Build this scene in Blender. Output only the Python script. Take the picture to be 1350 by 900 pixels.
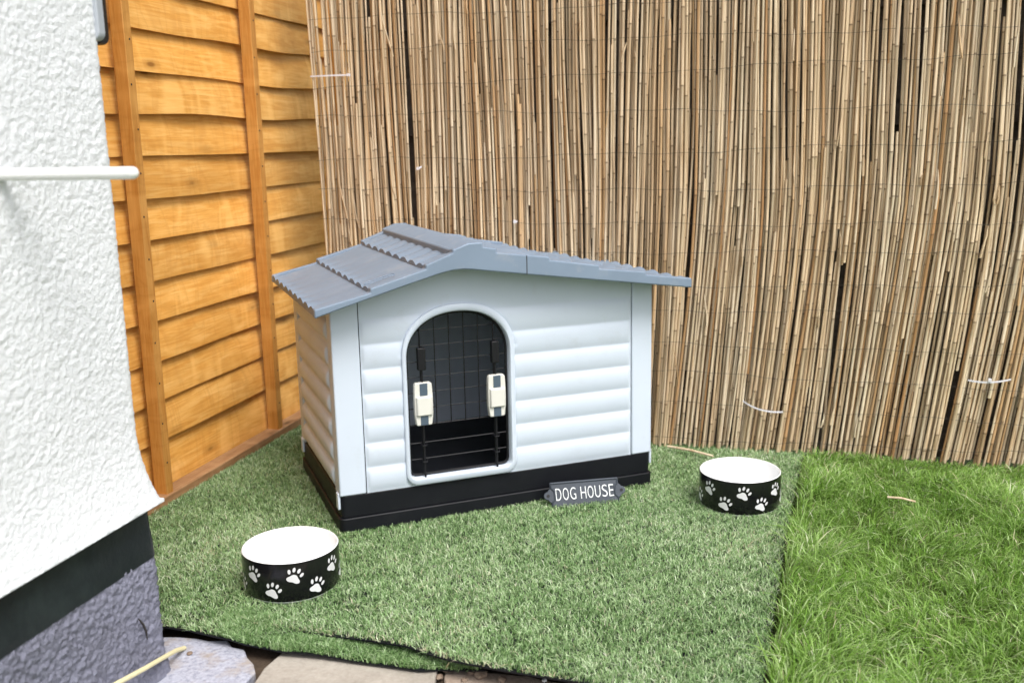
import bpy, bmesh, math, random
import numpy as np
from mathutils import Matrix, Vector, noise as mnoise

for o in list(bpy.data.objects): bpy.data.objects.remove(o)
scene = bpy.context.scene
COL = scene.collection
rng = np.random.default_rng(7)
random.seed(7)
R = math.radians

# ------------------------------------------------------------------ camera
CAM_H, FPX, PITCH, ROLL = .88, 1312.2, .1984, -.0211
IMW, IMH = 1350, 900
rt0 = np.array([1., 0, 0]); FW = np.array([0, math.cos(PITCH), -math.sin(PITCH)]); up0 = np.cross(rt0, FW)
RT = math.cos(ROLL)*rt0 + math.sin(ROLL)*up0
UP = -math.sin(ROLL)*rt0 + math.cos(ROLL)*up0
CP = np.array([0, 0, CAM_H])
cd = bpy.data.cameras.new('camera'); cam = bpy.data.objects.new('camera', cd); COL.objects.link(cam)
cd.lens = FPX/IMW*36; cd.sensor_width = 36; cd.clip_end = 500; cd.clip_start = .05
m = Matrix.Identity(4)
for i in range(3):
    m[i][0] = RT[i]; m[i][1] = UP[i]; m[i][2] = -FW[i]; m[i][3] = CP[i]
cam.matrix_world = m
cd.dof.use_dof = True; cd.dof.focus_distance = 2.1; cd.dof.aperture_fstop = 4.0
scene.camera = cam

def ray(x, y): return RT*(x-IMW/2)/FPX - UP*(y-IMH/2)/FPX + FW
def hit(x, y, P0, Nn):
    d = ray(x, y); t = ((np.asarray(P0)-CP) @ Nn)/(d @ Nn); return CP+t*d
def gnd(x, y, z=0.): return hit(x, y, [0, 0, z], np.array([0, 0, 1.]))

# ------------------------------------------------------------------ light
SUN_EL, SUN_AZ = 57, 149           # azimuth clockwise from +Y: behind the camera, to its right
w = bpy.data.worlds.new('World'); scene.world = w; w.use_nodes = True
nt = w.node_tree; bg = nt.nodes['Background']
sky = nt.nodes.new('ShaderNodeTexSky'); sky.sky_type = 'NISHITA'; sky.sun_disc = False
sky.sun_elevation = R(SUN_EL); sky.sun_rotation = R(SUN_AZ); sky.air_density = 1.0; sky.dust_density = 4.0; sky.ozone_density = 1.0
hs = nt.nodes.new('ShaderNodeHueSaturation'); hs.inputs['Saturation'].default_value = .42   # thin cloud: paler sky
nt.links.new(sky.outputs[0], hs.inputs['Color']); nt.links.new(hs.outputs[0], bg.inputs[0]); bg.inputs[1].default_value = .13
sd = bpy.data.lights.new('sun', 'SUN'); sd.energy = 1.5; sd.angle = R(30); sd.color = (1, .975, .94)
sun = bpy.data.objects.new('sun', sd); COL.objects.link(sun)
sdir = Vector((math.sin(R(SUN_AZ))*math.cos(R(SUN_EL)), math.cos(R(SUN_AZ))*math.cos(R(SUN_EL)), math.sin(R(SUN_EL))))
sun.rotation_euler = sdir.to_track_quat('Z', 'Y').to_euler(); sun.location = sdir*5
vs = scene.view_settings; vs.view_transform = 'Standard'; vs.look = 'None'; vs.gamma = 1; vs.use_curve_mapping = False
vs.exposure = .86

# ------------------------------------------------------------------ materials
def new_mat(name):
    mt = bpy.data.materials.new(name); mt.use_nodes = True
    return mt, mt.node_tree, mt.node_tree.nodes['Principled BSDF']
def N_(nt, t, **kw):
    n = nt.nodes.new(t)
    for k, v in kw.items():
        if k in n.inputs.keys() if isinstance(k, str) else False: n.inputs[k].default_value = v
        else: setattr(n, k, v)
    return n
def ramp(nt, fac, stops):
    n = nt.nodes.new('ShaderNodeValToRGB'); e = n.color_ramp.elements
    while len(e) < len(stops): e.new(.5)
    for i, (p, c) in enumerate(stops): e[i].position = p; e[i].color = (*c, 1)
    nt.links.new(fac, n.inputs[0]); return n.outputs[0]
def mixc(nt, fac, a, b, mode='MIX'):
    n = nt.nodes.new('ShaderNodeMix'); n.data_type = 'RGBA'; n.blend_type = mode
    for s, v in ((n.inputs[0], fac), (n.inputs[6], a), (n.inputs[7], b)):
        if hasattr(v, 'is_linked'): nt.links.new(v, s)
        elif isinstance(v, (int, float)): s.default_value = v
        else: s.default_value = (*v, 1)
    return n.outputs[2]
def tex(nt, vec, scale, detail=4, rough=.55, dist=0):
    n = nt.nodes.new('ShaderNodeTexNoise'); n.inputs['Scale'].default_value = scale; n.inputs['Detail'].default_value = detail
    n.inputs['Roughness'].default_value = rough; n.inputs['Distortion'].default_value = dist
    if vec is not None: nt.links.new(vec, n.inputs['Vector'])
    return n.outputs['Fac']
def coords(nt, kind='Object', scale=(1, 1, 1), rnd=False):
    tc = nt.nodes.new('ShaderNodeTexCoord'); mp = nt.nodes.new('ShaderNodeMapping'); mp.inputs['Scale'].default_value = scale
    src = tc.outputs[kind]
    nt.links.new(src, mp.inputs['Vector'])
    if rnd:
        oi = nt.nodes.new('ShaderNodeObjectInfo'); ml = nt.nodes.new('ShaderNodeMath'); ml.operation = 'MULTIPLY'; ml.inputs[1].default_value = 37
        nt.links.new(oi.outputs['Random'], ml.inputs[0]); nt.links.new(ml.outputs[0], mp.inputs['Location'])
    return mp.outputs[0]
def bump(nt, b, h, strength, dist=.002):
    n = nt.nodes.new('ShaderNodeBump'); n.inputs['Strength'].default_value = strength; n.inputs['Distance'].default_value = dist
    nt.links.new(h, n.inputs['Height']); nt.links.new(n.outputs[0], b.inputs['Normal'])
def attr(nt, name):
    a = nt.nodes.new('ShaderNodeAttribute'); a.attribute_name = name; return a.outputs['Fac']
def objrand(nt): return nt.nodes.new('ShaderNodeObjectInfo').outputs['Random']

def plastic(name, col, rough=.45, speck=.03, bmp=.12, spec=.4, nscale=60, dust=None):
    mt, nt, b = new_mat(name)
    v = coords(nt)
    c = ramp(nt, tex(nt, v, 9, 3), [(.3, tuple(x*(1-speck) for x in col)), (.7, tuple(min(1, x*(1+speck)) for x in col))])
    if dust:
        f = ramp(nt, tex(nt, v, 14, 6, .7), [(.55, (0, 0, 0)), (.8, (1, 1, 1))])
        c = mixc(nt, f, c, dust)
    nt.links.new(c, b.inputs['Base Color'])
    rr = nt.nodes.new('ShaderNodeMapRange'); rr.inputs[3].default_value = rough-.06; rr.inputs[4].default_value = rough+.1
    nt.links.new(tex(nt, v, 25, 4), rr.inputs[0]); nt.links.new(rr.outputs[0], b.inputs['Roughness'])
    b.inputs['Specular IOR Level'].default_value = spec
    if bmp: bump(nt, b, tex(nt, v, nscale*10, 2), bmp, .0006)
    return mt
M = {}
M['kennel'] = plastic('pale grey plastic', (.575, .64, .73), .55, .02, dust=(.53, .58, .645))
M['roof'] = plastic('slate grey plastic', (.185, .24, .315), .5, .05, .25, dust=(.27, .30, .345))
M['black'] = plastic('black plastic', (.006, .0068, .0095), .5, .15, .15, .25, dust=(.011, .012, .014))
M['wire'] = plastic('black coated wire', (.008, .008, .010), .45, .05, 0, .3)
M['ivory'] = plastic('ivory plastic', (.68, .67, .615), .4, .02)
M['bluegrey'] = plastic('blue grey plastic', (.075, .105, .14), .45, .04)
M['seam'] = plastic('shadow seam', (.05, .055, .06), .7, .02, 0)
M['whiteceramic'] = plastic('white glazed ceramic', (.83, .83, .83), .14, .01, 0, .5)
M['blackceramic'] = plastic('black glazed ceramic', (.006, .006, .007), .16, .05, 0, .5)
M['pawwhite'] = plastic('white print', (.68, .68, .69), .25, .02, 0, .5)
M['castiron'] = plastic('painted cast iron', (.045, .055, .072), .5, .25, .6, .4, 25, dust=(.08, .09, .10))
M['letterwhite'] = plastic('white letter paint', (.78, .8, .8), .5, .05, .2)
M['rodwhite'] = plastic('white coated rod', (.8, .8, .79), .3, .02, .05)
M['brownplastic'] = plastic('dark brown plastic', (.025, .02, .018), .4, .1, .1)
M['greystrip'] = plastic('pale grey strip', (.42, .45, .5), .5, .05, .1)
M['tie'] = plastic('translucent white nylon', (.72, .70, .74), .35, .03, 0)
M['wiredark'] = plastic('rusted binding wire', (.05, .04, .03), .6, .3, 0)
M['yellow'] = plastic('cream yellow cable', (.66, .60, .36), .5, .1, .1, dust=(.50, .45, .30))

def wood(name, dark, mid, light, rough=.6, knots=True, axis_scale=(1.4, 26, 26)):
    mt, nt, b = new_mat(name)
    v = coords(nt, 'Object', axis_scale, True)
    v2 = coords(nt, 'Object', (3.2, 14, 14), True)
    g = tex(nt, v, 3.2, 8, .68, 1.6)
    broad = tex(nt, v2, 1.1, 3, .5, 1.2)
    c = ramp(nt, g, [(.34, dark), (.48, mid), (.62, light)])
    c2 = ramp(nt, broad, [(.36, tuple(.86*x for x in mid)), (.5, mid), (.66, tuple(min(1, 1.12*x) for x in light))])
    c = mixc(nt, .4, c, c2)
    vf = coords(nt, 'Object', (11, 3.0, 3.0), True)                      # flame figure running across the board
    fl = tex(nt, vf, .9, 2.5, .5, 1.1)
    c = mixc(nt, ramp(nt, fl, [(.44, (0, 0, 0)), (.495, (.2, .2, .2)), (.52, (.0, .0, .0)), (.60, (.0, .0, .0)), (.64, (.12, .12, .12)), (.67, (0, 0, 0))]), c, tuple(.85*x for x in dark))
    c = mixc(nt, ramp(nt, fl, [(.30, (.45, .45, .45)), (.42, (0, 0, 0))]), c, tuple(min(1, 1.15*x) for x in light))
    if knots:
        vk = coords(nt, 'Object', (3.3, 9, 9), True)
        vo = nt.nodes.new('ShaderNodeTexVoronoi'); vo.inputs['Scale'].default_value = 1.25; nt.links.new(vk, vo.inputs['Vector'])
        k = ramp(nt, vo.outputs['Distance'], [(.04, (.95, .95, .95)), (.085, (.35, .35, .35)), (.2, (0, 0, 0))])
        c = mixc(nt, k, c, tuple(.42*x for x in dark))
    orr = objrand(nt); mr = nt.nodes.new('ShaderNodeMapRange'); mr.inputs[3].default_value = .86; mr.inputs[4].default_value = 1.1
    nt.links.new(orr, mr.inputs[0]); hv = nt.nodes.new('ShaderNodeHueSaturation'); nt.links.new(c, hv.inputs['Color']); nt.links.new(mr.outputs[0], hv.inputs['Value'])
    nt.links.new(hv.outputs[0], b.inputs['Base Color']); b.inputs['Roughness'].default_value = rough
    b.inputs['Specular IOR Level'].default_value = .35
    bump(nt, b, g, .35, .002)
    return mt
M['board'] = wood('golden stained board', (.57, .235, .038), (.70, .34, .07), (.80, .465, .145))
M['batten'] = wood('orange stained batten', (.42, .165, .028), (.54, .24, .048), (.64, .33, .09), knots=False)
M['gravelboard'] = wood('worn brown timber', (.22, .11, .045), (.34, .18, .08), (.44, .26, .13), .75)
M['greyboard'] = wood('weathered grey board', (.055, .043, .034), (.09, .072, .058), (.13, .108, .09), .85)

def reed_mat():
    mt, nt, b = new_mat('dry reed')
    r1 = nt.nodes.new('ShaderNodeMath'); r1.operation = 'ADD'; r1.use_clamp = False
    nt.links.new(objrand(nt), r1.inputs[0]); nt.links.new(attr(nt, 'tint'), r1.inputs[1])
    fr = nt.nodes.new('ShaderNodeMath'); fr.operation = 'FRACT'; nt.links.new(r1.outputs[0], fr.inputs[0])
    c = ramp(nt, fr.outputs[0], [(0, (.47, .32, .18)), (.12, (.66, .51, .33)), (.35, (.74, .595, .40)), (.6, (.68, .57, .415)), (.8, (.79, .68, .495)), (.93, (.65, .43, .225)), (1, (.40, .205, .08))])
    v = coords(nt, 'Object', (60, 60, 2.2), True)
    st = tex(nt, v, 2.0, 5, .65)
    c = mixc(nt, ramp(nt, st, [(.36, (.65, .65, .65)), (.54, (0, 0, 0))]), c, (.37, .225, .105))
    v3 = coords(nt, 'Object', (1.3, 1.3, 1.1))
    lowbrown = ramp(nt, tex(nt, v3, 2.2, 3), [(.42, (.0, .0, .0)), (.68, (.35, .35, .35))])
    c = mixc(nt, lowbrown, c, (.50, .34, .19))
    c = mixc(nt, attr(nt, 'node'), c, (.09, .045, .02))
    nt.links.new(c, b.inputs['Base Color']); b.inputs['Roughness'].default_value = .5
    b.inputs['Specular IOR Level'].default_value = .4
    bump(nt, b, st, .3, .001)
    return mt
M['reed'] = reed_mat()

def blade_mat(name, stops, rough=.45, trans=.3, base=None):
    mt, nt, b = new_mat(name)
    c = ramp(nt, attr(nt, 'tint'), stops)
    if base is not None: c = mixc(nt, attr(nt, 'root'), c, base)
    nt.links.new(c, b.inputs['Base Color']); b.inputs['Roughness'].default_value = rough
    b.inputs['Specular IOR Level'].default_value = .45
    tr = nt.nodes.new('ShaderNodeBsdfTranslucent'); nt.links.new(c, tr.inputs['Color'])
    mx = nt.nodes.new('ShaderNodeMixShader'); mx.inputs[0].default_value = trans
    nt.links.new(b.outputs[0], mx.inputs[1]); nt.links.new(tr.outputs[0], mx.inputs[2])
    nt.links.new(mx.outputs[0], nt.nodes['Material Output'].inputs['Surface'])
    return mt
M['turf'] = blade_mat('artificial turf fibre', [(0, (.06, .125, .03)), (.3, (.195, .345, .12)), (.6, (.395, .56, .27)), (.85, (.615, .74, .47)), (.93, (.76, .82, .62)), (1, (.60, .52, .34))], .3, .28)
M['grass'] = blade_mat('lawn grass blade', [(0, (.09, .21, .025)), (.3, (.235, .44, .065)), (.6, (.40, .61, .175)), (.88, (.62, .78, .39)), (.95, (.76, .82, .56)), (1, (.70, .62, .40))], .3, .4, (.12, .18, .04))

def ground_mat(name, stops, scale=20, bs=.6, rough=.9):
    mt, nt, b = new_mat(name); v = coords(nt)
    n1 = tex(nt, v, scale, 8, .65); n2 = tex(nt, v, scale*9, 4, .6)
    c = ramp(nt, n1, stops); c = mixc(nt, .35, c, ramp(nt, n2, stops))
    nt.links.new(c, b.inputs['Base Color']); b.inputs['Roughness'].default_value = rough; b.inputs['Specular IOR Level'].default_value = .25
    bump(nt, b, n2, bs, .003); return mt
M['soil'] = ground_mat('dark soil', [(.3, (.035, .025, .018)), (.5, (.07, .05, .035)), (.7, (.12, .085, .06))])
M['lawnsoil'] = ground_mat('mossy soil', [(.3, (.05, .06, .02)), (.5, (.08, .11, .03)), (.7, (.12, .15, .05))])
M['slab'] = ground_mat('grey tan concrete slab', [(.3, (.26, .23, .195)), (.5, (.36, .325, .28)), (.7, (.45, .41, .36))], 14, .5)
M['slabbrown'] = ground_mat('brown worn slab', [(.3, (.22, .165, .125)), (.5, (.33, .26, .21)), (.7, (.42, .35, .29))], 18, .6)
M['stone'] = ground_mat('brown clod', [(.3, (.13, .09, .06)), (.5, (.22, .16, .12)), (.7, (.34, .27, .21))], 60, .6)
def painted_slab():
    mt, nt, b = new_mat('lilac painted concrete'); v = coords(nt)
    n1 = tex(nt, v, 16, 8, .65); n2 = tex(nt, v, 120, 4, .6)
    c = ramp(nt, n2, [(.3, (.24, .25, .31)), (.5, (.37, .38, .45)), (.75, (.50, .51, .58))])
    c = mixc(nt, ramp(nt, n1, [(.52, (0, 0, 0)), (.68, (.8, .8, .8))]), c, (.33, .27, .21))
    nt.links.new(c, b.inputs['Base Color']); b.inputs['Roughness'].default_value = .85
    bump(nt, b, n2, .6, .003); return mt
M['paintslab'] = painted_slab()
def render_mat(name, col, dirt, bs, rough=.8, sc=130, thr=(.6, .85)):
    mt, nt, b = new_mat(name); v = coords(nt)
    n1 = tex(nt, v, 7, 6, .65); n2 = tex(nt, v, sc, 5, .6)
    c = mixc(nt, ramp(nt, n1, [(thr[0], (0, 0, 0)), (thr[1], (.6, .6, .6))]), col, dirt)
    nt.links.new(c, b.inputs['Base Color']); b.inputs['Roughness'].default_value = rough; b.inputs['Specular IOR Level'].default_value = .3
    bump(nt, b, n2, bs, .004); return mt
M['render'] = render_mat('white roughcast render', (.745, .765, .79), (.66, .675, .69), .6, .8, 330)
M['bitumen'] = render_mat('black bitumen band', (.010, .014, .017), (.04, .055, .055), .25, .45, 60, (.5, .8))
M['plinth'] = render_mat('lilac grey painted plinth', (.215, .22, .285), (.10, .10, .125), 1.0, .8, 260, (.45, .75))

# ------------------------------------------------------------------ mesh helpers
def link(o, parent=None):
    COL.objects.link(o)
    if parent is not None: o.parent = parent
    return o
def tag(o, label=None, cat=None, group=None, kind=None):
    if label: o['label'] = label
    if cat: o['category'] = cat
    if group: o['group'] = group
    if kind: o['kind'] = kind
    return o
def thing(name, label, cat, loc=(0, 0, 0), rz=0, group=None):
    o = bpy.data.objects.new(name, None); o.empty_display_size = .05
    o.location = loc; o.rotation_euler = (0, 0, rz); link(o)
    return tag(o, label, cat, group)
class MB:
    def __init__(s): s.v = []; s.f = []
    def add(s, vs, fs):
        n = len(s.v); s.v += [tuple(map(float, p)) for p in vs]; s.f += [tuple(i+n for i in f) for f in fs]; return s
    def box(s, a, b):
        x0, y0, z0 = a; x1, y1, z1 = b
        return s.add([(x0,y0,z0),(x1,y0,z0),(x1,y1,z0),(x0,y1,z0),(x0,y0,z1),(x1,y0,z1),(x1,y1,z1),(x0,y1,z1)],
                     [(0,3,2,1),(4,5,6,7),(0,1,5,4),(1,2,6,5),(2,3,7,6),(3,0,4,7)])
    def prism_y(s, poly, y0, y1):      # poly in (x,z), counter-clockwise seen from -y
        n = len(poly)
        return s.add([(x, y0, z) for x, z in poly]+[(x, y1, z) for x, z in poly],
                     [tuple(range(n)), tuple(range(2*n-1, n-1, -1))]+[((i+1) % n, i, n+i, n+(i+1) % n) for i in range(n)])
    def prism_z(s, poly, z0, z1):
        n = len(poly)
        return s.add([(x, y, z0) for x, y in poly]+[(x, y, z1) for x, y in poly],
                     [tuple(range(n-1, -1, -1)), tuple(range(n, 2*n))]+[(i, (i+1) % n, n+(i+1) % n, n+i) for i in range(n)])
    def tube(s, pts, r, seg=8, closed=False, cap=True):
        P = [Vector(p) for p in pts]; n = len(P); rs = r if hasattr(r, '__len__') else [r]*n
        rings = []; prev = None
        for i in range(n):
            if closed: t = P[(i+1) % n]-P[i-1]
            else: t = P[min(i+1, n-1)]-P[max(i-1, 0)]
            t.normalize()
            if prev is None:
                a = Vector((0, 0, 1)) if abs(t.z) < .9 else Vector((1, 0, 0))
                nrm = t.cross(a).normalized()
            else: nrm = (prev-t*prev.dot(t)).normalized()
            prev = nrm; bn = t.cross(nrm)
            rings.append([P[i]+(nrm*math.cos(2*math.pi*k/seg)+bn*math.sin(2*math.pi*k/seg))*rs[i] for k in range(seg)])
        vs = [q for rg in rings for q in rg]; fs = []
        for i in range(n if closed else n-1):
            j = (i+1) % n
            for k in range(seg): fs.append((i*seg+k, i*seg+(k+1) % seg, j*seg+(k+1) % seg, j*seg+k))
        if cap and not closed: fs += [tuple(range(seg-1, -1, -1)), tuple(range((n-1)*seg, n*seg))]
        return s.add(vs, fs)
    def lathe(s, prof, seg=64):
        n = len(prof); vs = []; fs = []
        for k in range(seg):
            a = 2*math.pi*k/seg
            vs += [(r*math.cos(a), r*math.sin(a), z) for r, z in prof]
        for k in range(seg):
            k2 = (k+1) % seg
            for i in range(n-1):
                fs.append((k*n+i, k2*n+i, k2*n+i+1, k*n+i+1))
        return s.add(vs, fs)
    def build(s, name, mat, parent=None, bevel=0, smooth=True, angle=35, seg=2, loc=None):
        me = bpy.data.meshes.new(name); me.from_pydata(s.v, [], s.f); me.update()
        bm = bmesh.new(); bm.from_mesh(me); bmesh.ops.remove_doubles(bm, verts=bm.verts, dist=1e-6)
        bmesh.ops.recalc_face_normals(bm, faces=bm.faces)
        bm.to_mesh(me); bm.free()
        if smooth:
            me.polygons.foreach_set('use_smooth', [True]*len(me.polygons)); me.set_sharp_from_angle(angle=R(angle))
        me.materials.append(M[mat]); o = bpy.data.objects.new(name, me)
        if loc is not None: o.location = loc
        link(o, parent)
        if bevel:
            b = o.modifiers.new('bevel', 'BEVEL'); b.width = bevel; b.segments = seg; b.limit_method = 'ANGLE'; b.angle_limit = R(40)
            b.harden_normals = False
        return o
def raw_mesh(name, V, F, mat, parent=None, attrs=None, smooth=True):
    """fast numpy mesh: F = list of (n,k) int arrays"""
    me = bpy.data.meshes.new(name); V = np.asarray(V, np.float32)
    me.vertices.add(len(V)); me.vertices.foreach_set('co', V.ravel())
    loops = np.concatenate([f.ravel() for f in F]).astype(np.int32)
    tot = np.concatenate([np.full(len(f), f.shape[1]) for f in F]).astype(np.int32)
    st = np.concatenate([[0], np.cumsum(tot)[:-1]]).astype(np.int32)
    me.loops.add(len(loops)); me.loops.foreach_set('vertex_index', loops)
    me.polygons.add(len(tot)); me.polygons.foreach_set('loop_start', st); me.polygons.foreach_set('loop_total', tot)
    for k, a in (attrs or {}).items():
        at = me.attributes.new(k, 'FLOAT', 'POINT'); at.data.foreach_set('value', np.asarray(a, np.float32))
    me.update(calc_edges=True); me.validate()
    if smooth: me.polygons.foreach_set('use_smooth', np.ones(len(tot), bool))
    me.materials.append(M[mat]); o = bpy.data.objects.new(name, me); link(o, parent); return o
def grid_faces(nu, nv):
    i = np.arange(nu-1)[:, None]*nv+np.arange(nv-1)[None]
    return np.stack([i, i+nv, i+nv+1, i+1], -1).reshape(-1, 4)
_perm = np.random.default_rng(3).random((64, 64))
def vnoise(x, y):
    x = np.asarray(x, float); y = np.asarray(y, float)
    xi = np.floor(x).astype(int); yi = np.floor(y).astype(int); fx = x-xi; fy = y-yi
    fx = fx*fx*(3-2*fx); fy = fy*fy*(3-2*fy); g = lambda a, b: _perm[a % 64, b % 64]
    return (g(xi, yi)*(1-fx)+g(xi+1, yi)*fx)*(1-fy)+(g(xi, yi+1)*(1-fx)+g(xi+1, yi+1)*fx)*fy
def inpoly(x, y, poly):
    x = np.asarray(x); y = np.asarray(y); c = np.zeros(x.shape, bool); n = len(poly)
    for i in range(n):
        x0, y0 = poly[i]; x1, y1 = poly[(i+1) % n]
        if y0 == y1: continue
        c ^= ((y0 > y) != (y1 > y)) & (x < (x1-x0)*(y-y0)/(y1-y0)+x0)
    return c

# ------------------------------------------------------------------ shared frames
K0 = np.array([-.4543, 2.4506, 0])*CAM_H; KA = .367
KU = np.array([math.cos(KA), math.sin(KA), 0]); KN = np.array([-math.sin(KA), math.cos(KA), 0])
FA = .2649                                            # fence direction, clockwise from +Y
FD = np.array([math.sin(FA), math.cos(FA), 0]); RD = np.array([math.cos(FA), -math.sin(FA), 0])
CO = np.array([-.8026, 3.4926, 0])*CAM_H              # where the fence line meets the reed line
HP = gnd(218, 868); HP[2] = 0                         # house corner at the ground

# ------------------------------------------------------------------ ground
def sheet(name, poly, z, mat, label=None, kind='structure'):
    o = MB().add([(x, y, z) for x, y in poly], [tuple(range(len(poly)))]).build(name, mat, smooth=False)
    return tag(o, kind=kind)
sheet('ground', [(-60, -60), (60, -60), (60, 60), (-60, 60)], -.045, 'lawnsoil')

def P2(pts, z=0.): return [tuple(gnd(x, y, z)[:2]) for x, y in pts]
# turf mat outline on the ground
crease = P2([(298, 809), (318, 815), (350, 822), (395, 827), (433, 834), (485, 842), (533, 851), (567, 863), (600, 872), (640, 880), (668, 885), (715, 893), (753, 899)], .012)
e1 = crease[-1]
front_far = (e1[0]+(e1[0]-crease[-3][0])*1.6, e1[1]+(e1[1]-crease[-3][1])*1.6)
right_edge = P2([(1006, 906), (1013, 868), (1022, 800), (1035, 716), (1046, 660), (1058, 603)])
reed_at = lambda s, off=0: tuple((CO+RD*s-FD*off)[:2])
fence_at = lambda d, off=0: tuple((CO-FD*d+RD*off)[:2])
offcut_front = P2([(214, 829), (250, 834), (290, 843), (323, 851), (367, 857), (420, 861), (467, 867), (515, 873), (553, 878), (580, 876), (610, 877)], -.004)
turf_poly = [front_far, (right_edge[0][0]-.02, right_edge[0][1]-.12)]+right_edge+[reed_at(1.62, -.03), reed_at(-.05, -.03), fence_at(1.05, -.01), (-1.05, 1.9)]+P2([(205, 829), (214, 829), (250, 834), (290, 843), (306, 846), (309, 828)], -.002)+crease[1:]
off_poly = offcut_front[2:]+[P2([(640, 874)])[0], P2([(600, 862)])[0], P2([(540, 843)])[0], P2([(440, 824)])[0], P2([(330, 806)])[0], P2([(300, 806)])[0], P2([(290, 825)])[0]]

def kloc(x, y):
    dx = x-K0[0]; dy = y-K0[1]; return dx*KU[0]+dy*KU[1], dx*KN[0]+dy*KN[1]
def turf_z(x, y):
    # upper piece rises where it lies on the offcut strip, otherwise gently uneven
    cx = np.array([c[0] for c in crease]); cy = np.array([c[1] for c in crease])
    d = y-np.interp(x, cx, cy)
    lift = .011*np.clip((x-cx[0]-.03)/.34, 0, 1)**1.4*np.clip(1-d/.35, 0, 1)
    return .004+lift+.006*(vnoise(x*3.1+5, y*3.1)-.5)
def sheet_mesh(name, poly, zf, mat, parent, step=.03, thick=.0028):
    xs = [p[0] for p in poly]; ys = [p[1] for p in poly]
    me = bpy.data.meshes.new(name); bm = bmesh.new()
    vs = [bm.verts.new((x, y, 0)) for x, y in poly]; f = bm.faces.new(vs)
    bmesh.ops.triangulate(bm, faces=[f])
    x = min(xs)+.05
    while x < max(xs):
        bmesh.ops.bisect_plane(bm, geom=bm.verts[:]+bm.edges[:]+bm.faces[:], plane_co=(x, 0, 0), plane_no=(1, 0, 0)); x += .08
    y = min(ys)+.05
    while y < max(ys):
        bmesh.ops.bisect_plane(bm, geom=bm.verts[:]+bm.edges[:]+bm.faces[:], plane_co=(0, y, 0), plane_no=(0, 1, 0)); y += .08
    r = bmesh.ops.extrude_face_region(bm, geom=bm.faces[:]); top = [v for v in r['geom'] if isinstance(v, bmesh.types.BMVert)]
    for v in top: v.co.z = 1
    for v in bm.verts:
        z = float(zf(np.array(v.co.x), np.array(v.co.y))); v.co.z = z if v.co.z > .5 else z-thick
    bmesh.ops.recalc_face_normals(bm, faces=bm.faces)
    bm.to_mesh(me); bm.free(); me.materials.append(M[mat]); o = bpy.data.objects.new(name, me); return link(o, parent)

def edge_dist(x, y, line):
    d = np.full(x.shape, 9.)
    for (ax, ay), (bx, by) in zip(line[:-1], line[1:]):
        L = (bx-ax)**2+(by-ay)**2; t = np.clip(((x-ax)*(bx-ax)+(y-ay)*(by-ay))/L, 0, 1)
        d = np.minimum(d, np.hypot(x-ax-t*(bx-ax), y-ay-t*(by-ay)))
    return d
def blades(name, n, poly, zf, mat, parent, hmin, hmax, wid, lean, segs, excl=None, tint=None, dirf=None, edge=None, clump=None, rg=rng, tuft=None):
    xs = [p[0] for p in poly]; ys = [p[1] for p in poly]
    x = rg.uniform(min(xs), max(xs), n); y = rg.uniform(min(ys), max(ys), n)
    k = inpoly(x, y, poly)
    if excl is not None: k &= ~excl(x, y)
    x = x[k]; y = y[k]; n = len(x); ox = oy = None
    if tuft:
        pt, sg_ = tuft                      # pull blades together into tufts
        jx = (np.floor(x/pt)+.5+.42*np.sin(127.1*np.floor(x/pt)+311.7*np.floor(y/pt)))*pt
        jy = (np.floor(y/pt)+.5+.42*np.sin(269.5*np.floor(x/pt)+183.3*np.floor(y/pt)))*pt
        ox = rg.normal(0, sg_, n); oy = rg.normal(0, sg_, n); x = jx+ox; y = jy+oy
        k = inpoly(x, y, poly)
        if excl is not None: k &= ~excl(x, y)
        x = x[k]; y = y[k]; ox = ox[k]/sg_; oy = oy[k]/sg_; n = len(x)
    h = rg.uniform(hmin, hmax, n)
    if clump is not None: h *= clump(x, y)
    a = rg.uniform(0, 2*np.pi, n); lx = np.cos(a); ly = np.sin(a)
    wid = wid*(rg.choice([.6, .85, 1., 1.35], n) if segs > 3 else 1)
    if dirf is not None:
        dx, dy, wgt = dirf(x, y); lx = lx*(1-wgt)+dx*wgt; ly = ly*(1-wgt)+dy*wgt
    if ox is not None: lx = lx*.65+ox*.45; ly = ly*.65+oy*.45
    ln = rg.uniform(.35, 1.25, n)*lean
    fa_ = rg.uniform(0, 2*np.pi, n)
    wx = np.cos(fa_); wy = np.sin(fa_)
    wv = wid*rg.uniform(.7, 1.3, n)
    z0 = zf(x, y); V = []; root = []
    for s in range(segs):
        t = s/segs
        bx = x+lx*ln*h*t**1.7; by = y+ly*ln*h*t**1.7; bz = z0+h*(t-.42*np.minimum(ln, 1.3)*t**2.4)
        ww = wv*(1-t**2.2*.75)/2
        V += [np.stack([bx-wx*ww, by-wy*ww, bz], 1), np.stack([bx+wx*ww, by+wy*ww, bz], 1)]; root += [1-t]*2
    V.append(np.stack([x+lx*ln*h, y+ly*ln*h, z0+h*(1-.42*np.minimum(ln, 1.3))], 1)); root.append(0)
    nv = 2*segs+1
    V = np.stack(V, 1).reshape(-1, 3); base = np.arange(n)*nv; F = []
    q = [np.stack([base+2*s, base+2*s+1, base+2*s+3, base+2*s+2], 1) for s in range(segs-1)]
    if q: F.append(np.concatenate(q))
    F.append(np.stack([base+2*segs-2, base+2*segs-1, base+2*segs], 1))
    tn = tint(x, y, n) if tint else rg.random(n)
    return raw_mesh(name, V, F, mat, parent, {'tint': np.repeat(np.clip(tn, 0, 1), nv), 'root': np.tile(np.array(root)**2, n)}, smooth=False)

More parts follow.
